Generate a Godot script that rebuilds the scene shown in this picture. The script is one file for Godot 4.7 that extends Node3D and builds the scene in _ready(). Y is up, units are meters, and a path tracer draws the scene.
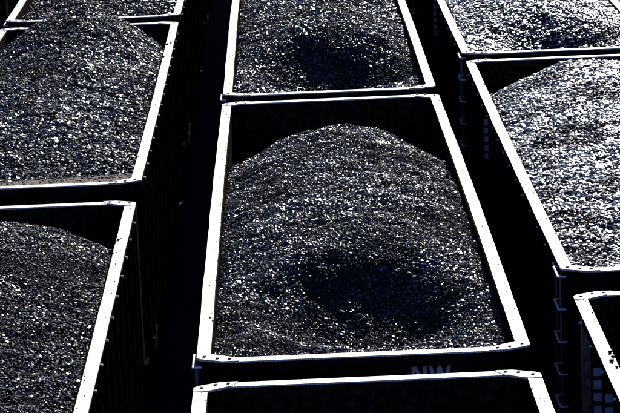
extends Node3D
# Loaded coal hoppers on parallel tracks, seen from a high bridge through a long lens.
# x runs across the tracks, -z along them away from the camera, y = 0 is the top of the ballast.

const RIM := 3.60          # height of the cars' rims
const HL := 7.0            # half the length of a car at its rim
const HW := 1.6            # half its width
const RW := 0.130          # width of the flat rim
var used := {}
var M := {}
var rng := RandomNumberGenerator.new()

# ------------------------------------------------------------------ helpers
func numbered(called: String) -> String:
	if not used.has(called):
		used[called] = 0
		return called
	used[called] += 1
	return "%s_%03d" % [called, used[called]]

func tag(o: Node3D, label: String, category: String, group := "") -> Node3D:
	o.set_meta("label", label)
	o.set_meta("category", category)
	if group: o.set_meta("group", group)
	return o

func base(called: String, where: Vector3) -> Node3D:
	var o := Node3D.new()
	o.name = numbered(called)
	add_child(o)
	o.position = where
	return o

func mb() -> SurfaceTool:
	var st := SurfaceTool.new()
	st.begin(Mesh.PRIMITIVE_TRIANGLES)
	return st

func obj(called: String, shape, m: Material, parent: Node = null) -> MeshInstance3D:
	var o := MeshInstance3D.new()
	o.mesh = (shape as SurfaceTool).commit() if shape is SurfaceTool else shape
	o.material_override = m
	if parent == null:
		o.name = numbered(called)
		add_child(o)
	else:
		o.name = called
		parent.add_child(o, true)
	return o

func setting(called: String, shape, m: Material) -> MeshInstance3D:
	var o := obj(called, shape, m)
	o.set_meta("kind", "structure")
	return o

func face(st: SurfaceTool, p: Array, away: Vector3) -> void:
	# a flat convex polygon whose front looks away from the point «away»
	var n := Vector3.ZERO
	var c := Vector3.ZERO
	for i in p.size():
		var a: Vector3 = p[i]
		var b: Vector3 = p[(i + 1) % p.size()]
		n += a.cross(b)
		c += a / p.size()
	if n.length() < 1e-10: return
	n = n.normalized()
	var q := p
	if n.dot(c - away) < 0.0: n = -n
	else:
		q = p.duplicate()
		q.reverse()
	st.set_normal(n)
	for i in range(1, q.size() - 1):
		for v in [q[0], q[i], q[i + 1]]:
			var w: Vector3 = v
			st.set_uv(Vector2(w.x + w.y * 0.37, w.z + w.y))
			st.add_vertex(w)

func solid(st: SurfaceTool, lower: Array, upper: Array) -> void:
	# joins two polygons of as many corners
	var c := Vector3.ZERO
	for v in lower + upper: c += v / float(lower.size() * 2)
	face(st, lower, c)
	face(st, upper, c)
	for i in lower.size():
		var j := (i + 1) % lower.size()
		face(st, [lower[i], lower[j], upper[j], upper[i]], c)

func box(st: SurfaceTool, lo: Vector3, hi: Vector3) -> void:
	var l := [Vector3(lo.x, lo.y, lo.z), Vector3(hi.x, lo.y, lo.z), Vector3(hi.x, lo.y, hi.z), Vector3(lo.x, lo.y, hi.z)]
	var u := []
	for v in l: u.append(Vector3(v.x, hi.y, v.z))
	solid(st, l, u)

func slab(st: SurfaceTool, plan: Array, y0: float, y1: float, bevel := 0.0) -> void:
	# a plate cut to a plan of (x, z) corners, its upper edges eased
	var c := Vector2.ZERO
	for v in plan: c += v / float(plan.size())
	var l := []
	var u := []
	var t := []
	for v in plan:
		l.append(Vector3(v.x, y0, v.y))
		u.append(Vector3(v.x, y1 - bevel, v.y))
		var w: Vector2 = v + (c - v).normalized() * bevel
		t.append(Vector3(w.x, y1, w.y))
	if bevel <= 0.0:
		solid(st, l, u)
		return
	var mid := Vector3(c.x, (y0 + y1) * 0.5, c.y)
	face(st, l, mid)
	face(st, t, mid)
	for i in l.size():
		var j := (i + 1) % l.size()
		face(st, [l[i], l[j], u[j], u[i]], mid)
		face(st, [u[i], u[j], t[j], t[i]], mid)

func tube(st: SurfaceTool, a: Vector3, b: Vector3, r: float, n := 8) -> void:
	var d := (b - a).normalized()
	var s := d.cross(Vector3.UP if absf(d.y) < 0.9 else Vector3.RIGHT).normalized()
	var t := d.cross(s)
	var l := []
	var u := []
	for i in n:
		var w := TAU * i / n
		var o := (s * cos(w) + t * sin(w)) * r
		l.append(a + o)
		u.append(b + o)
	solid(st, l, u)

func material(col: Color, rough: float, spec := 0.5, metal := 0.0) -> StandardMaterial3D:
	# col holds linear, real-world values
	var m := StandardMaterial3D.new()
	m.albedo_color = col.linear_to_srgb()
	m.roughness = rough
	m.metallic_specular = spec
	m.metallic = metal
	return m

func noise_map(freq: float, octaves: int, sd: int, ramp: Array, size := 512, stops := [0.0, 0.45, 0.62, 1.0]) -> NoiseTexture2D:
	var n := FastNoiseLite.new()
	n.noise_type = FastNoiseLite.TYPE_SIMPLEX_SMOOTH
	n.frequency = freq
	n.seed = sd
	n.fractal_octaves = octaves
	var g := Gradient.new()
	g.offsets = PackedFloat32Array(stops)
	var c := PackedColorArray()
	for v in ramp: c.append((v as Color).linear_to_srgb())
	g.colors = c
	var t := NoiseTexture2D.new()
	t.width = size
	t.height = size
	t.seamless = true
	t.noise = n
	t.color_ramp = g
	return t

func worn(ramp: Array, freq: float, sd: int, scale: float, rough: float, spec := 0.5) -> StandardMaterial3D:
	var m := material(Color(1, 1, 1), rough, spec)
	m.albedo_texture = noise_map(freq, 5, sd, ramp)
	m.uv1_triplanar = true
	m.uv1_world_triplanar = true
	m.uv1_scale = Vector3.ONE * scale
	return m

func bumpy(m: StandardMaterial3D, freq: float, sd: int, cm: float) -> void:
	m.heightmap_enabled = true
	m.heightmap_scale = cm
	m.heightmap_texture = noise_map(freq, 4, sd, [Color(0, 0, 0), Color(.2, .2, .2), Color(.4, .4, .4), Color(1, 1, 1)])

func materials() -> void:
	# rims: worn steel, pale to stand in for sun glare; scuffed and dusted with coal
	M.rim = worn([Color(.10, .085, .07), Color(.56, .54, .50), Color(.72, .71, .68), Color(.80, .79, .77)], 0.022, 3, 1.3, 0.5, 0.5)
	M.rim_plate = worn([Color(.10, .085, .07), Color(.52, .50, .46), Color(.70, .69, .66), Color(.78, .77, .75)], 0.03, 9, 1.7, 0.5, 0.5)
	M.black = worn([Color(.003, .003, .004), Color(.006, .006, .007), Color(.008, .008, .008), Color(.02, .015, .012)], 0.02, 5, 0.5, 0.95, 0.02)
	M.inner = worn([Color(.004, .0035, .003), Color(.010, .008, .006), Color(.018, .013, .010), Color(.045, .032, .024)], 0.02, 7, 0.8, 1.0, 0.0)
	M.post = worn([Color(.002, .002, .002), Color(.003, .0027, .0025), Color(.0045, .004, .0035), Color(.014, .010, .008)], 0.02, 8, 0.7, 1.0, 0.0)
	M.dust = worn([Color(.015, .013, .012), Color(.07, .056, .046), Color(.13, .105, .088), Color(.22, .185, .16)], 0.03, 13, 1.2, 0.95, 0.2)
	M.rung = material(Color(.75, .75, .74), 0.45, 0.5)
	M.rusty = worn([Color(.12, .085, .06), Color(.34, .24, .17), Color(.42, .30, .21), Color(.52, .39, .29)], 0.02, 18, 0.9, 0.8, 0.25)
	M.stile = material(Color(.16, .15, .14), 0.5, 0.4)
	M.bolt = material(Color(.02, .018, .017), 0.6, 0.4)
	M.mark = worn([Color(.34, .40, .58), Color(.56, .64, .86), Color(.60, .68, .89), Color(.66, .73, .90)], 0.02, 15, 2.0, 0.6)
	M.steel = material(Color(.03, .027, .025), 0.5, 0.5)
	M.tread = material(Color(.35, .34, .33), 0.3, 0.5, 0.8)
	M.wood = worn([Color(.02, .016, .013), Color(.04, .032, .026), Color(.06, .05, .04), Color(.09, .075, .06)], 0.03, 21, 0.8, 0.9, 0.2)
	M.ballast = worn([Color(.012, .011, .010), Color(.03, .028, .026), Color(.05, .046, .042), Color(.085, .08, .074)], 0.09, 22, 0.6, 0.95, 0.2)
	bumpy(M.ballast, 0.12, 23, 4.0)
	M.ground = worn([Color(.012, .011, .010), Color(.025, .023, .02), Color(.04, .036, .03), Color(.07, .064, .054)], 0.02, 24, 0.12, 0.95, 0.2)
	bumpy(M.ground, 0.1, 25, 3.0)
	# worn through and smudged with coal here and there
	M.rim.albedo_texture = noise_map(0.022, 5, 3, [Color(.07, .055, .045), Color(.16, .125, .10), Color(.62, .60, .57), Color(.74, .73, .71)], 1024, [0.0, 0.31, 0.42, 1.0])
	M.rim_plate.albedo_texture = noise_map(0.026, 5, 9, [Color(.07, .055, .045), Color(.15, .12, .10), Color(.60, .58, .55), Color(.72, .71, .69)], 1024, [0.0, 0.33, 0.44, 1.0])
	# coal: near black but for the painted glare, its broken faces from glassy to dull
	M.heap = worn([Color(.006, .006, .007), Color(.012, .012, .014), Color(.016, .016, .019), Color(.03, .03, .034)], 0.05, 31, 1.3, 1.0, 0.0)
	bumpy(M.heap, 0.09, 32, 3.0)
	M.coal_glassy = material(Color(.008, .009, .013), 0.24, 1.0)
	M.coal_glossy = material(Color(.008, .009, .013), 0.33, 0.9)
	M.coal_dull = material(Color(.007, .008, .012), 0.65, 0.3)
	M.coal_glare = material(Color(.30, .303, .31), 0.44, 1.0, 0.75)  # pale metallic colour puts sun glare into the right loads

# ------------------------------------------------------------------ the cars
func post_shape(side: float) -> SurfaceTool:
	# a pressed channel standing on the side sheet: web towards the ends, flange outside
	var st := mb()
	var a := side * 1.515
	var b := side * 1.585
	var y0 := 1.15
	var y1 := RIM - 0.055
	box(st, Vector3(minf(a, b), y0, -0.055), Vector3(maxf(a, b), y1, -0.043))
	box(st, Vector3(minf(a, b), y0, 0.043), Vector3(maxf(a, b), y1, 0.055))
	var c := side * 1.597
	box(st, Vector3(minf(b, c), y0, -0.055), Vector3(maxf(b, c), y1, 0.055))
	for k in 3:   # rivet heads down the flange
		var y := y1 - 0.6 - k * 0.6
		tube(st, Vector3(c, y, 0), Vector3(c + side * 0.012, y, 0), 0.016, 6)
	return st

func bolt_shape(r: float, h: float) -> ArrayMesh:
	var st := mb()
	tube(st, Vector3.ZERO, Vector3(0, h, 0), r, 6)
	return st.commit()

func bow(z: float, s: float) -> Vector2:
	var ease_in := 1.0 - pow(absf(z) / HL, 6.0)
	return Vector2(0.012 * cos(z * 0.24) + 0.007 * rough_noise.get_noise_2d(z * 0.9, s * 9.0), 0.006 * rough_noise.get_noise_2d(z * 0.7, 40.0 + s * 9.0)) * ease_in

func make_car() -> Node3D:
	var car := base("hopper_car", Vector3.ZERO)
	var y := RIM
	var ch := 0.15    # the corners are cut
	var cw := 0.25
	# --- rim: four glare-pale plates on black chords, a bolted gusset on each corner
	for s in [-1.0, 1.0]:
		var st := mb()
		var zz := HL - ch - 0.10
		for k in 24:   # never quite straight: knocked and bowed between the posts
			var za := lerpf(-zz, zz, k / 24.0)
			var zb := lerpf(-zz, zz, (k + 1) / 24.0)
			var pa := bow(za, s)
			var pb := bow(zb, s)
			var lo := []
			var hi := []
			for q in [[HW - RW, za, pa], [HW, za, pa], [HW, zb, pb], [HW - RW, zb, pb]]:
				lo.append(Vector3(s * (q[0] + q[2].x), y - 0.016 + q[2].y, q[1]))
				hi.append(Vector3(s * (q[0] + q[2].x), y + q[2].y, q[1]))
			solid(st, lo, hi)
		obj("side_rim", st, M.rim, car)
		st = mb()
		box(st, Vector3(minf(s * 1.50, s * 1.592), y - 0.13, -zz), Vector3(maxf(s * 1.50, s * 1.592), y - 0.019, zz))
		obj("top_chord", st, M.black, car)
		st = mb()
		box(st, Vector3(minf(s * 1.488, s * 1.512), 1.15, -HL + 0.05), Vector3(maxf(s * 1.488, s * 1.512), y - 0.02, HL - 0.05))
		obj("side_sheet", st, M.black, car)
		st = mb()
		box(st, Vector3(minf(s * 1.4655, s * 1.485), 1.3, -HL + 0.1), Vector3(maxf(s * 1.4655, s * 1.485), y - 0.018, HL - 0.1))
		obj("inner_lining", st, M.inner, car)
		st = mb()
		box(st, Vector3(minf(s * 1.40, s * 1.60), 0.98, -HL + 0.2), Vector3(maxf(s * 1.40, s * 1.60), 1.147, HL - 0.2))
		obj("side_sill", st, M.black, car)
		var ps := post_shape(s).commit()
		var rv := mb()
		tube(rv, Vector3(s * 1.597, RIM - 0.10, 0), Vector3(s * 1.622, RIM - 0.10, 0), 0.014, 8)
		var rvm := rv.commit()
		for k in 15:
			var p := obj("side_post", ps, M.post, car)
			p.position.z = -6.2 + k * 0.886
			obj("rivet", rvm, M.rung, p)
	for e in [-1.0, 1.0]:
		var xx := HW - cw - 0.06
		var st := mb()
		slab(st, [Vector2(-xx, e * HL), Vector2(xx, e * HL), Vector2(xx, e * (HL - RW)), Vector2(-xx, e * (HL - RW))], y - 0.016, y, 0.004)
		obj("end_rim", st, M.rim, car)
		st = mb()
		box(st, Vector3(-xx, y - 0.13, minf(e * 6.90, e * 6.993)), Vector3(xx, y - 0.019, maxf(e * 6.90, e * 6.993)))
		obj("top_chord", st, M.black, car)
		st = mb()
		box(st, Vector3(-1.487, 2.25, minf(e * 6.885, e * 6.90)), Vector3(1.487, y - 0.02, maxf(e * 6.885, e * 6.90)))
		obj("end_sheet", st, M.black, car)
		st = mb()
		box(st, Vector3(-1.464, 2.25, minf(e * 6.868, e * 6.882)), Vector3(1.464, y - 0.018, maxf(e * 6.868, e * 6.882)))
		obj("inner_lining", st, M.inner, car)
		# slope sheet running down and in from the end
		st = mb()
		solid(st, [Vector3(-1.46, 2.25, e * 6.90), Vector3(1.46, 2.25, e * 6.90), Vector3(1.46, 2.22, e * 6.87), Vector3(-1.46, 2.22, e * 6.87)],
			[Vector3(-1.46, 1.16, e * 4.66), Vector3(1.46, 1.16, e * 4.66), Vector3(1.46, 1.12, e * 4.66), Vector3(-1.46, 1.12, e * 4.66)])
		obj("slope_sheet", st, M.black, car)
		st = mb()
		box(st, Vector3(-1.45, 0.92, minf(e * 6.75, e * 6.98)), Vector3(1.45, 1.14, maxf(e * 6.75, e * 6.98)))
		obj("end_sill", st, M.black, car)
		for x in [-1.42, -0.34, 0.34, 1.42]:
			st = mb()
			box(st, Vector3(x - 0.05, 1.143, minf(e * 6.905, e * 6.975)), Vector3(x + 0.05, y - 0.135, maxf(e * 6.905, e * 6.975)))
			obj("end_post", st, M.post, car)
		# coupler with its knuckle
		st = mb()
		box(st, Vector3(-0.07, 0.84, minf(e * 6.6, e * 7.28)), Vector3(0.07, 0.97, maxf(e * 6.6, e * 7.28)))
		slab(st, [Vector2(-0.15, e * 7.28), Vector2(-0.16, e * 7.42), Vector2(-0.03, e * 7.47), Vector2(0.12, e * 7.36), Vector2(0.14, e * 7.28)], 0.78, 1.02)
		obj("coupler", st, M.steel, car)
		# corner gussets
		for s in [-1.0, 1.0]:
			st = mb()
			var plan := [Vector2(s * HW, e * (HL - ch - 0.12)), Vector2(s * (HW + 0.001), e * (HL - ch)), Vector2(s * (HW - 0.04), e * (HL - ch + 0.05)), Vector2(s * (HW - cw), e * (HL + 0.002)), Vector2(s * (HW - cw - 0.16), e * (HL + 0.002)), Vector2(s * (HW - cw - 0.10), e * (HL - RW * 0.95)), Vector2(s * (HW - RW * 0.97), e * (HL - ch - 0.12))]
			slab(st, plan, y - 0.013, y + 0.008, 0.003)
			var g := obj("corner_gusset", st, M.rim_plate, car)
			var bs := bolt_shape(0.018, 0.014)
			for q in [Vector2(HW - 0.075, HL - ch - 0.02), Vector2(HW - 0.20, HL - 0.088), Vector2(HW - 0.32, HL - 0.06)]:
				var b := obj("bolt", bs, M.bolt, g)
				b.position = Vector3(s * q.x, y + 0.008, e * q.y)
		# side ladder by the left-hand corner of the near end, and the end ladder round that corner
		if e < 0.0: continue
		var s2: float = -e
		var lad := Node3D.new()
		lad.name = "side_ladder"
		car.add_child(lad, true)
		var xo := s2 * 1.635
		for zz in [6.90, 6.48]:
			st = mb()
			box(st, Vector3(minf(s2 * 1.602, s2 * 1.62), 1.0, minf(e * zz, e * (zz - 0.022))), Vector3(maxf(s2 * 1.602, s2 * 1.62), y - 0.05, maxf(e * zz, e * (zz - 0.022))))
			obj("stile", st, M.stile, lad)
		var rs := mb()
		tube(rs, Vector3(xo, 0, e * 6.93), Vector3(xo, 0, e * 6.47), 0.012, 6)
		tube(rs, Vector3(xo, 0, e * 6.925), Vector3(s2 * 1.555, 0, e * 6.925), 0.011, 6)
		tube(rs, Vector3(xo, 0, e * 6.475), Vector3(s2 * 1.555, 0, e * 6.475), 0.011, 6)
		var rsm := rs.commit()
		for k in 7:
			var r := obj("rung", rsm, M.rung, lad)
			r.position.y = y - 0.07 - k * 0.362
		lad = Node3D.new()
		lad.name = "end_ladder"
		car.add_child(lad, true)
		for xx2 in [1.40, 1.02]:
			st = mb()
			box(st, Vector3(minf(s2 * xx2, s2 * (xx2 - 0.02)), 1.0, minf(e * 7.0, e * 7.02)), Vector3(maxf(s2 * xx2, s2 * (xx2 - 0.02)), y - 0.25, maxf(e * 7.0, e * 7.02)))
			obj("stile", st, M.stile, lad)
		rs = mb()
		tube(rs, Vector3(s2 * 1.43, 0, e * 7.045), Vector3(s2 * 0.99, 0, e * 7.045), 0.011, 6)
		rsm = rs.commit()
		for k in 6:
			var r := obj("rung", rsm, M.steel, lad)
			r.position.y = y - 0.42 - k * 0.362
	# hopper bottoms and centre sill
	for k in 3:
		var zc := -3.1 + k * 3.1
		var st := mb()
		solid(st, [Vector3(-1.35, 1.2, zc - 1.549), Vector3(1.35, 1.2, zc - 1.549), Vector3(1.35, 1.2, zc + 1.549), Vector3(-1.35, 1.2, zc + 1.549)],
			[Vector3(-1.1, 0.42, zc - 0.45), Vector3(1.1, 0.42, zc - 0.45), Vector3(1.1, 0.42, zc + 0.45), Vector3(-1.1, 0.42, zc + 0.45)])
		obj("hopper_bottom", st, M.black, car)
	var cs := mb()
	box(cs, Vector3(-0.17, 0.86, -6.745), Vector3(0.17, 1.11, 6.745))
	obj("centre_sill", cs, M.black, car)
	# trucks
	var wheel := mb()
	tube(wheel, Vector3(-0.065, 0, 0), Vector3(0.065, 0, 0), 0.42, 24)
	tube(wheel, Vector3(-0.095, 0, 0), Vector3(-0.066, 0, 0), 0.45, 24)
	var wm := wheel.commit()
	for e in [-1.0, 1.0]:
		var tr := Node3D.new()
		tr.name = "truck"
		car.add_child(tr, true)
		tr.position = Vector3(0, 0, e * 5.5)
		for s in [-1.0, 1.0]:
			for z in [-0.85, 0.85]:
				var w := obj("wheel", wm, M.steel, tr)
				w.position = Vector3(s * 0.76, 0.66, z)
				w.rotation.y = 0.0 if s > 0 else PI
			var f := mb()
			var fx0 := minf(s * 0.92, s * 1.06)
			var fx1 := maxf(s * 0.92, s * 1.06)
			solid(f, [Vector3(fx0, 0.30, -0.45), Vector3(fx1, 0.30, -0.45), Vector3(fx1, 0.30, 0.45), Vector3(fx0, 0.30, 0.45)],
				[Vector3(fx0, 0.72, -1.05), Vector3(fx1, 0.72, -1.05), Vector3(fx1, 0.72, 1.05), Vector3(fx0, 0.72, 1.05)])
			obj("side_frame", f, M.steel, tr)
		var ax := mb()
		for z in [-0.85, 0.85]: tube(ax, Vector3(-1.0, 0.66, z), Vector3(1.0, 0.66, z), 0.08, 10)
		obj("axle", ax, M.steel, tr)
		var bo := mb()
		box(bo, Vector3(-0.91, 0.55, -0.2), Vector3(0.91, 0.855, 0.2))
		obj("bolster", bo, M.steel, tr)
	return car

# ------------------------------------------------------------------ the coal
func knots(k: Array, d: float) -> float:
	if d <= k[0][0]: return k[0][1]
	for i in range(1, k.size()):
		if d <= k[i][0]:
			var t: float = (d - k[i - 1][0]) / (k[i][0] - k[i - 1][0])
			t = t * t * (3.0 - 2.0 * t) * 0.55 + t * 0.45
			return lerpf(k[i - 1][1], k[i][1], t)
	return k[-1][1]

var rough_noise := FastNoiseLite.new()

func heap_height(c: Dictionary, x: float, d: float) -> float:
	# height of the coal against the rim, d metres from the near end
	var w := pow(clampf(absf(x - c.get("lean", 0.0)) / 1.5, 0.0, 1.2), 1.7)
	var h := lerpf(knots(c.centre, d), knots(c.side, d), w)
	for b in c.get("bowls", []):
		# a bowl where the coal has run out below: steep far wall
		var dx: float = (x - b[0]) / b[2]
		var dd: float = (d - b[1]) / (b[3] if d > b[1] else b[3] * 0.95)
		var r := sqrt(dx * dx + dd * dd)
		h -= b[4] * (1.0 - smoothstep(0.2, 1.0, r))
	var o: float = c.at.x * 3.1 + c.at.z
	h += rough_noise.get_noise_2d(x * 1.0 + o, d) * 0.07 + rough_noise.get_noise_2d(x * 4.0 - o, d * 4.0) * 0.035
	return h

func lump_shape(sd: int, flat: float) -> ArrayMesh:
	# a broken lump: a rough ball cut by a few planes
	var r := RandomNumberGenerator.new()
	r.seed = sd
	var g := (1.0 + sqrt(5.0)) / 2.0
	var v := [Vector3(-1, g, 0), Vector3(1, g, 0), Vector3(-1, -g, 0), Vector3(1, -g, 0), Vector3(0, -1, g), Vector3(0, 1, g), Vector3(0, -1, -g), Vector3(0, 1, -g), Vector3(g, 0, -1), Vector3(g, 0, 1), Vector3(-g, 0, -1), Vector3(-g, 0, 1)]
	var cuts := [Vector3(r.randf_range(-.2, .2), 1, r.randf_range(-.2, .2)).normalized()]
	for i in 4: cuts.append(Vector3(r.randf_range(-1, 1), r.randf_range(-.6, .8), r.randf_range(-1, 1)).normalized())
	var spread := Vector3(r.randf_range(.9, 1.25), flat, r.randf_range(.8, 1.1))
	for i in v.size():
		var p: Vector3 = v[i].normalized() * r.randf_range(0.85, 1.15)
		for n in cuts: p -= n * maxf(0.0, p.dot(n) - 0.58)
		v[i] = p * spread * 0.5
	var st := mb()
	for f in [[0, 11, 5], [0, 5, 1], [0, 1, 7], [0, 7, 10], [0, 10, 11], [1, 5, 9], [5, 11, 4], [11, 10, 2], [10, 7, 6], [7, 1, 8], [3, 9, 4], [3, 4, 2], [3, 2, 6], [3, 6, 8], [3, 8, 9], [4, 9, 5], [2, 4, 11], [6, 2, 10], [8, 6, 7], [9, 8, 1]]:
		face(st, [v[f[0]], v[f[1]], v[f[2]]], Vector3.ZERO)
	return st.commit()

var lump_meshes := []

func coal_load(c: Dictionary) -> void:
	var root := base("coal_load", Vector3(c.at.x, RIM, c.at.z))
	tag(root, c.label, "coal", "coal loads heaped in the hopper cars")
	var d0: float = c.get("from", 0.0)
	var d1: float = c.get("to", 14.0)
	var W := 1.462
	var nz := int((d1 - d0) / 0.06)
	var nx := 48
	var hs := PackedFloat32Array()
	var dx := 2.0 * W / nx
	var dz := (d1 - d0 - 0.27) / nz
	var st := mb()
	st.set_smooth_group(0)
	for j in nz + 1:
		for i in nx + 1:
			var x := lerpf(-W, W, float(i) / nx)
			var d := lerpf(d0 + 0.135, d1 - 0.135, float(j) / nz)
			st.set_uv(Vector2(x, d))
			hs.append(heap_height(c, x, d))
			st.add_vertex(Vector3(x, hs[-1] - 0.012, 7.0 - d))
	for j in nz:
		for i in nx:
			var a := j * (nx + 1) + i
			for q in [a, a + nx + 1, a + 1, a + 1, a + nx + 1, a + nx + 2]: st.add_index(q)
	st.generate_normals()
	obj("coal_heap", st, M.heap, root).set_meta("kind", "stuff")
	# the lumps that cover it
	rng.seed = hash(c.label)
	var pitch: float = c.get("pitch", 0.05)
	var tilt: float = c.get("tilt", 0.45)
	var shares: Array = c.get("shares", [0.24, 0.31, 0.45])
	var lists := [[], [], [], [], [], []]
	var cols := int(2.0 * W / pitch)
	var rows := int((d1 - d0 - 0.27) / pitch)
	for j in rows:
		for i in cols:
			var x := -W + (i + rng.randf()) * pitch
			var d := d0 + 0.135 + (j + rng.randf()) * pitch
			var patch := rough_noise.get_noise_3d(x * 1.3, d * 1.3, c.at.z) * 0.5 + rough_noise.get_noise_3d(x * 0.5, d * 0.5, c.at.z + 9.0) * 0.9
			var size: float = pitch * lerpf(0.65, 1.8, pow(rng.randf(), 2.6)) * c.get("bulk", 1.0) * (1.0 + 0.35 * patch)
			if rng.randf() < 0.006: size = rng.randf_range(0.05, 0.08)
			if absf(x) > W - size * 0.4: continue
			var gx := clampf((x + W) / dx, 0.0, nx - 0.001)
			var gz := clampf((d - d0 - 0.135) / dz, 0.0, nz - 0.001)
			var at := int(gz) * (nx + 1) + int(gx)
			gx -= int(gx)
			gz -= int(gz)
			var ha := lerpf(hs[at], hs[at + 1], gx)
			var hb := lerpf(hs[at + nx + 1], hs[at + nx + 2], gx)
			var h := lerpf(ha, hb, gz)
			var sx := (hs[at + 1] - hs[at]) / dx
			var sd := (hb - ha) / dz
			var n := Vector3(-sx, 1.0, sd).normalized()
			n = n.lerp(Vector3.UP, c.get("flat", 0.0)).normalized()
			n = (n + Vector3(rng.randfn(), 0, rng.randfn()) * tilt * (1.0 - c.get("even", 0.0) * (x / W + 1.0) * 0.5)).normalized()
			var yaw := rng.randf() * TAU
			var side := n.cross(Vector3(cos(yaw), 0.02, sin(yaw))).normalized()
			var basis := Basis(side, n, side.cross(n)).scaled_local(Vector3.ONE * size)
			var p := rng.randf() / clampf(1.0 + 1.5 * patch, 0.35, 2.2)
			var kind := 0 if p < shares[0] else (1 if p < shares[0] + shares[1] else 2)
			lists[kind * 2 + (rng.randi() & 1)].append(Transform3D(basis, Vector3(x, h + size * rng.randf_range(-0.05, 0.22), 7.0 - d)))
	for k in c.get("crumbs", 240):
		var sx := -1.0 if rng.randf() < 0.5 else 1.0
		var size := lerpf(0.007, 0.026, pow(rng.randf(), 3.0))
		var clump := 0.6 * sin(k * 0.37) + rng.randf_range(-6.6, 6.6)
		var basis := Basis(Vector3(0, 1, 0), rng.randf() * TAU).scaled_local(Vector3.ONE * size)
		lists[4 + (k & 1)].append(Transform3D(basis, Vector3(sx * (HW - 0.13 + 0.115 * pow(rng.randf(), 1.6)), size * 0.2 + 0.002, clampf(clump, -6.7, 6.7))))
	var mats := [M.coal_glassy, M.coal_glare if c.get("painted_glare", false) else M.coal_glossy, M.coal_dull]
	for k in 6:
		var list: Array = lists[k]
		var mm := MultiMesh.new()
		mm.transform_format = MultiMesh.TRANSFORM_3D
		mm.mesh = lump_meshes[k]
		mm.instance_count = list.size()
		for i in list.size(): mm.set_instance_transform(i, list[i])
		var o := MultiMeshInstance3D.new()
		o.name = "coal_lumps"
		o.multimesh = mm
		o.material_override = mats[k / 2]
		o.set_meta("kind", "stuff")
		root.add_child(o, true)

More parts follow.
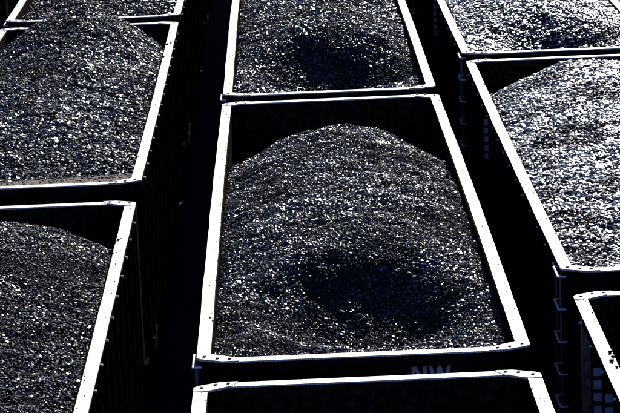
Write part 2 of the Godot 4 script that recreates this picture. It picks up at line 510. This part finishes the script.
# ------------------------------------------------------------------ the scene
func _ready() -> void:
	# camera: up on a bridge, a long lens looking down along the tracks
	var cam := Camera3D.new()
	cam.name = "Camera"
	var pitch := deg_to_rad(12.4928)
	var yaw := deg_to_rad(0.3658)
	var roll := deg_to_rad(-2.3055)
	var fwd := Vector3(sin(yaw) * cos(pitch), -sin(pitch), -cos(yaw) * cos(pitch))
	var right := Vector3(cos(yaw), 0, sin(yaw))
	var up := Vector3(sin(yaw) * sin(pitch), cos(pitch), -cos(yaw) * sin(pitch))
	cam.transform = Transform3D(Basis(right * cos(roll) + up * sin(roll), up * cos(roll) - right * sin(roll), -fwd), Vector3(-0.6085, RIM + 6.755, 0))
	cam.fov = rad_to_deg(2.0 * atan(206.5 / 2594.5))
	cam.near = 0.5
	cam.far = 3000.0
	add_child(cam)
	cam.current = true

	var sky_mat := ProceduralSkyMaterial.new()
	sky_mat.sky_top_color = Color(0.17, 0.26, 0.47)
	sky_mat.sky_horizon_color = Color(0.38, 0.49, 0.70)
	sky_mat.sky_curve = 0.12
	sky_mat.ground_bottom_color = Color(0.06, 0.055, 0.05)
	sky_mat.ground_horizon_color = Color(0.2, 0.2, 0.2)
	sky_mat.sky_energy_multiplier = 0.9
	sky_mat.sun_angle_max = 5.0
	var sky := Sky.new()
	sky.sky_material = sky_mat
	var env := Environment.new()
	env.background_mode = Environment.BG_SKY
	env.sky = sky
	env.ambient_light_source = Environment.AMBIENT_SOURCE_SKY
	env.tonemap_mode = Environment.TONE_MAPPER_LINEAR
	env.tonemap_exposure = 2.5
	env.sdfgi_enabled = true
	env.ssao_enabled = true
	env.ssil_enabled = true
	var we := WorldEnvironment.new()
	we.name = "WorldEnvironment"
	we.environment = env
	add_child(we)

	var sun := DirectionalLight3D.new()
	sun.name = "Sun"
	var az := deg_to_rad(-14.0)    # ahead and a little to the right
	var el := deg_to_rad(31.0)
	var to_sun := Vector3(-sin(az) * cos(el), sin(el), -cos(az) * cos(el))
	sun.transform = Transform3D(Basis.looking_at(-to_sun, Vector3.UP), to_sun * 100.0)
	sun.light_color = Color(1.0, 0.985, 0.965)
	sun.light_energy = 1.6
	sun.light_angular_distance = 0.5
	sun.shadow_enabled = true
	add_child(sun)

	materials()
	rough_noise.seed = 4
	rough_noise.frequency = 0.9
	rough_noise.fractal_octaves = 3
	for k in 6: lump_meshes.append(lump_shape(100 + k * 7, [0.62, 0.75, 0.66, 0.8, 0.7, 0.85][k]))

	# --- ground, ballast and tracks
	var st := mb()
	face(st, [Vector3(-900, -0.25, 300), Vector3(900, -0.25, 300), Vector3(900, -0.25, -1500), Vector3(-900, -0.25, -1500)], Vector3(0, -5, 0))
	setting("ground", st, M.ground)
	var lanes := [-8.10, -4.142, 0.0, 3.813]
	st = mb()
	solid(st, [Vector3(-11.5, -0.3, 30), Vector3(7.2, -0.3, 30), Vector3(7.2, -0.3, -160), Vector3(-11.5, -0.3, -160)],
		[Vector3(-10.4, 0.0, 30), Vector3(6.1, 0.0, 30), Vector3(6.1, 0.0, -160), Vector3(-10.4, 0.0, -160)])
	setting("ballast", st, M.ballast)
	var sleeper := mb()
	box(sleeper, Vector3(-1.3, -0.06, -0.11), Vector3(1.3, 0.05, 0.11))
	var sm := sleeper.commit()
	var rail := mb()
	box(rail, Vector3(-0.07, 0.052, -65), Vector3(0.07, 0.075, -5))
	box(rail, Vector3(-0.012, 0.075, -65), Vector3(0.012, 0.17, -5))
	box(rail, Vector3(-0.036, 0.17, -65), Vector3(0.036, 0.21, -5))
	var rm := rail.commit()
	var tracks := ["railway track under the far left hopper car", "railway track under the left row of hopper cars", "railway track under the middle row of hopper cars", "railway track under the right row of hopper cars"]
	for k in 4:
		var t := base("railway_track", Vector3(lanes[k], 0, 0))
		tag(t, tracks[k], "railway track", "parallel railway tracks")
		for s in [-0.7525, 0.7525]: obj("rail", rm, M.steel, t).position.x = s
		for j in 100: obj("sleeper", sm, M.wood, t).position.z = -5.3 - j * 0.6

	# --- the cars
	var proto := make_car()
	var L: float = lanes[1]
	var R: float = lanes[3]
	var cars := [
		[0.0, -30.815, "black hopper car in the centre of the view, mounded coal, NW on its end"],
		[0.0, -16.104, "nearest hopper car of the middle row, only its far rim and corners showing"],
		[0.0, -45.363, "farthest hopper car of the middle row, brimming with coal up to the picture's top"],
		[L, -39.308, "left row hopper car whose tall coal heap spills over its far rim"],
		[L, -24.233, "nearest hopper car of the left row, coal sunk below its shadowed far end"],
		[L, -54.087, "farthest hopper car of the left row, cut off by the picture's top edge"],
		[R, -33.746, "right row hopper car filled with bright glittering coal, ladder at its near corner"],
		[R, -18.846, "nearest hopper car of the right row, pale marks on its brown side post"],
		[R, -48.35, "farthest hopper car of the right row, bright coal with a dark hollow"],
		[-8.10, -47.2, "hopper car on the far left track, just its rim in the corner"]]
	for z in [-69.4, -84.4]: cars.append([L, z, "hopper car farther along the left row, only the foot of its shaded side in view" if z > -80 else "last hopper car of the left row, beyond the picture's top edge"])
	cars.append([0.0, -60.4, "hopper car behind the farthest middle row car, above the picture's top edge"])  # out of view, added so the ground between rows lies in shade
	cars.append([0.0, -75.4, "last hopper car of the middle row, high above the picture's top edge"])  # unseen too, added for the shade it casts up the tracks
	cars.append([-8.10, -62.2, "hopper car farther up the far left track, hidden by the picture's corner"])  # added to cover the sunlit ground at far left
	cars.append([R, -63.4, "hopper car behind the farthest right row car in view"])  # added out of view; its shadow keeps the gap beside it dark
	cars.append([R, -78.4, "last hopper car of the right row, high above the picture's top edge"])  # added unseen, shading the ground farther back
	var made := []
	for i in cars.size():
		var o: Node3D = proto if i == 0 else proto.duplicate()
		if i > 0:
			o.name = numbered("hopper_car")
			add_child(o)
		o.position = Vector3(cars[i][0], 0, cars[i][1])
		tag(o, cars[i][2], "hopper car", "hopper cars standing on parallel tracks")
		made.append(o)

	# what single cars carry: reporting mark on the middle car's end
	var tm := TextMesh.new()
	var fo := SystemFont.new()
	fo.font_names = PackedStringArray(["Droid Sans"])
	fo.font_weight = 700
	tm.font = fo
	tm.text = "NW"
	tm.font_size = 64
	tm.pixel_size = 0.00365
	tm.depth = 0.006
	var nw := obj("lettering", tm, M.mark, made[0])
	nw.position = Vector3(0.632, RIM - 0.24, 6.906)
	# the nearest right car's last post has rusted brown
	for p in made[7].get_children():
		if (p as Node3D).position.distance_to(Vector3(0, 0, -6.2)) < 0.01 and p is MeshInstance3D and p.mesh.get_aabb().position.x < 0.0:
			p.material_override = M.rusty
			p.set_meta("label", "rust brown side post")
	# pale stencilled blocks on a side post, seen from the end
	for spec in [[made[6], 10.54, 5], [made[7], 12.31, 5], [made[7], 11.43, 5], [made[8], 7.89, 5]]:
		for k in spec[2]:
			var b := mb()
			box(b, Vector3(-1.594, -0.042, 0.0), Vector3(-1.517, 0.042, 0.004))
			var o := obj("painted_block", b, M.mark, spec[0])
			o.position = Vector3(0, RIM - 0.34 - k * 0.128, 0.056 + (-6.2 + 0.886 * roundf((7.0 - spec[1] + 6.2) / 0.886)))
	# a dusty ledge inside the near end of the left car
	var lg := mb()
	slab(lg, [Vector2(-1.46, 6.86), Vector2(1.46, 6.86), Vector2(1.46, 6.24), Vector2(0.7, 6.34), Vector2(-1.46, 6.60)], RIM - 0.075, RIM - 0.035, 0.006)
	obj("inner_ledge", lg, M.dust, made[3])

	# --- the coal
	var loads := [
		{at = Vector2(0.0, -30.815), centre = [[0, -.10], [1.0, -.08], [2.6, .05], [4.2, .20], [7, .22], [10, .24], [11.3, .10], [13, -.7], [14, -1.1]], side = [[0, -.14], [3, -.16], [7, -.12], [9.2, -.2], [11.8, -.58], [14, -1.2]],
			bowls = [[.16, 2.2, 1.5, 1.8, .58]], pitch = 0.026, label = "coal mound in the central hopper car with a dark hollow near its front"},
		{at = Vector2(0.0, -16.104), centre = [[0, 0], [9, .1], [11, -.6], [14, -1.4]], side = [[0, -.2], [9, -.2], [11, -.8], [14, -1.5]], pitch = 0.07, label = "coal deep inside the nearest hopper car of the middle row"},
		{at = Vector2(0.0, -45.363), centre = [[0, -.10], [1.0, -.08], [3, .05], [5, .26], [14, .3]], side = [[0, -.14], [4, -.16], [14, -.14]], bowls = [[.1, 2.8, 1.6, 2.6, .76]], pitch = 0.035,
			label = "coal with a dark crescent hollow in the farthest middle row hopper car"},
		{at = Vector2(L, -39.308), centre = [[0, -.16], [2, -.02], [5, .1], [9, .32], [11.2, .66], [12.2, .55], [13.4, .12], [14, -.25]], side = [[0, -.2], [4, -.14], [9, -.12], [11, -.16], [12.5, -.36], [14, -.9]], pitch = 0.034, bulk = 1.25, from = 0.62, shares = [0.19, 0.22, 0.59],
			label = "tall coal heap rising above the far rim of the left row car"},
		{at = Vector2(L, -24.233), centre = [[0, 0], [8, .18], [11, .34], [12.5, .14], [14, -.3]], side = [[0, -.14], [9, -.14], [11.5, -.22], [14, -.65]], from = 3.5, shares = [0.12, 0.13, 0.75], pitch = 0.029, label = "coal in the nearest left row hopper car, falling away at the far end"},
		{at = Vector2(L, -54.087), centre = [[0, -.12], [2, -.04], [14, .2]], side = [[0, -.2], [14, -.2]], pitch = 0.055, label = "strip of coal in the farthest left row hopper car at the picture's top"},
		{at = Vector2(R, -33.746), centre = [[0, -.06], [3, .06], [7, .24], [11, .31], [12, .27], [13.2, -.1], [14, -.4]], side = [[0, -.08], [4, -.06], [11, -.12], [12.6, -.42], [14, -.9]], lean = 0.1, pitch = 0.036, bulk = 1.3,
			tilt = 0.21, even = 0.45, flat = 0.45, painted_glare = true, shares = [0.14, 0.82, 0.04], label = "brightly glittering coal heaped in the right row hopper car"},
		{at = Vector2(R, -18.846), centre = [[0, 0], [8, .1], [9.5, .05], [11.5, -.7], [14, -1.4]], side = [[0, -.1], [9.5, -.12], [11.5, -.8], [14, -1.5]], from = 5.0, pitch = 0.06, label = "coal inside the nearest right row hopper car, hidden below its rim"},
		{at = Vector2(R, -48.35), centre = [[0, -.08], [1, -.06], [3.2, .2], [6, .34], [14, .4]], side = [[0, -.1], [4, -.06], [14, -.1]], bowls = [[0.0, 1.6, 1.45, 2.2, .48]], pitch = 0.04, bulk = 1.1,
			tilt = 0.21, even = 0.45, flat = 0.45, painted_glare = true, shares = [0.14, 0.82, 0.04], label = "bright coal with a dark front hollow in the farthest right row car"},
	]
	for z in [[0.0, -60.4, "coal in the car behind the farthest middle row car in view"], [0.0, -75.4, "coal in the last car of the middle row"], [L, -69.4, "coal in the car behind the farthest left row car in view"], [L, -84.4, "coal in the last car of the left row"], [-8.1, -47.2, "coal in the far left track's car at the picture's corner"], [-8.1, -62.2, "coal in the farthest car of the far left track"], [R, -63.4, "coal in the car behind the farthest right row car in view"], [R, -78.4, "coal in the last car of the right row"]]:
		loads.append({at = Vector2(z[0], z[1]), centre = [[0, -.2], [3, .1], [7, .2], [11, .1], [14, -.3]], side = [[0, -.3], [7, -.2], [14, -.4]], pitch = 0.1, label = z[2]})
	for c in loads:
		c.at = Vector3(c.at.x, 0, c.at.y)
		coal_load(c)
	# fines swept over the left car's ledge
	var fines := MultiMesh.new()
	fines.transform_format = MultiMesh.TRANSFORM_3D
	fines.mesh = lump_meshes[4]
	fines.instance_count = 900
	rng.seed = 77
	for i in 900:
		var q := rng.randf()
		var size := lerpf(0.008, 0.045, pow(rng.randf(), 2.0))
		fines.set_instance_transform(i, Transform3D(Basis(Vector3.UP, rng.randf() * TAU).scaled_local(Vector3.ONE * size), Vector3(rng.randf_range(-1.44, 1.44), RIM - 0.035 + size * 0.2, 6.30 + 0.5 * q * q)))
	var fo2 := MultiMeshInstance3D.new()
	fo2.name = numbered("coal_fines")
	fo2.multimesh = fines
	fo2.material_override = M.coal_dull
	fo2.position = Vector3(L, 0, -39.308)
	fo2.set_meta("kind", "stuff")
	tag(fo2, "loose coal fines on the dusty ledge inside the left car's near end", "coal")
	add_child(fo2)
	# lumps that lie on the rims
	var stray := [
		[L + 1.50, -43.6, 0.07, "coal lump lying on the left car's right rim beside the far corner"],
		[L + 1.56, -43.75, 0.05, "smaller coal lump on the outer edge of the left car's right rim"],
		[L + 1.49, -42.3, 0.06, "coal lump on the inner edge of the left car's right rim"],
		[R - 1.50, -23.55, 0.06, "coal lump on the nearest right car's rim, farthest of four"],
		[R - 1.49, -23.40, 0.05, "coal lump on the nearest right car's rim, second of four"],
		[R - 1.52, -23.25, 0.065, "coal lump on the nearest right car's rim, third of four"],
		[R - 1.50, -23.05, 0.05, "coal lump on the nearest right car's rim, nearest of four"],
		[L + 1.50, -29.1, 0.05, "coal lump on the nearest left car's right rim"]]
	for i in stray.size():
		var s: Array = stray[i]
		var o := obj("coal_lump", lump_meshes[i % 6], M.coal_dull)
		o.transform = Transform3D(Basis(Vector3.UP, i * 1.7).scaled(Vector3.ONE * s[2]), Vector3(s[0], RIM + s[2] * 0.27, s[1]))
		tag(o, s[3], "coal lump", "coal lumps lying on the rims")
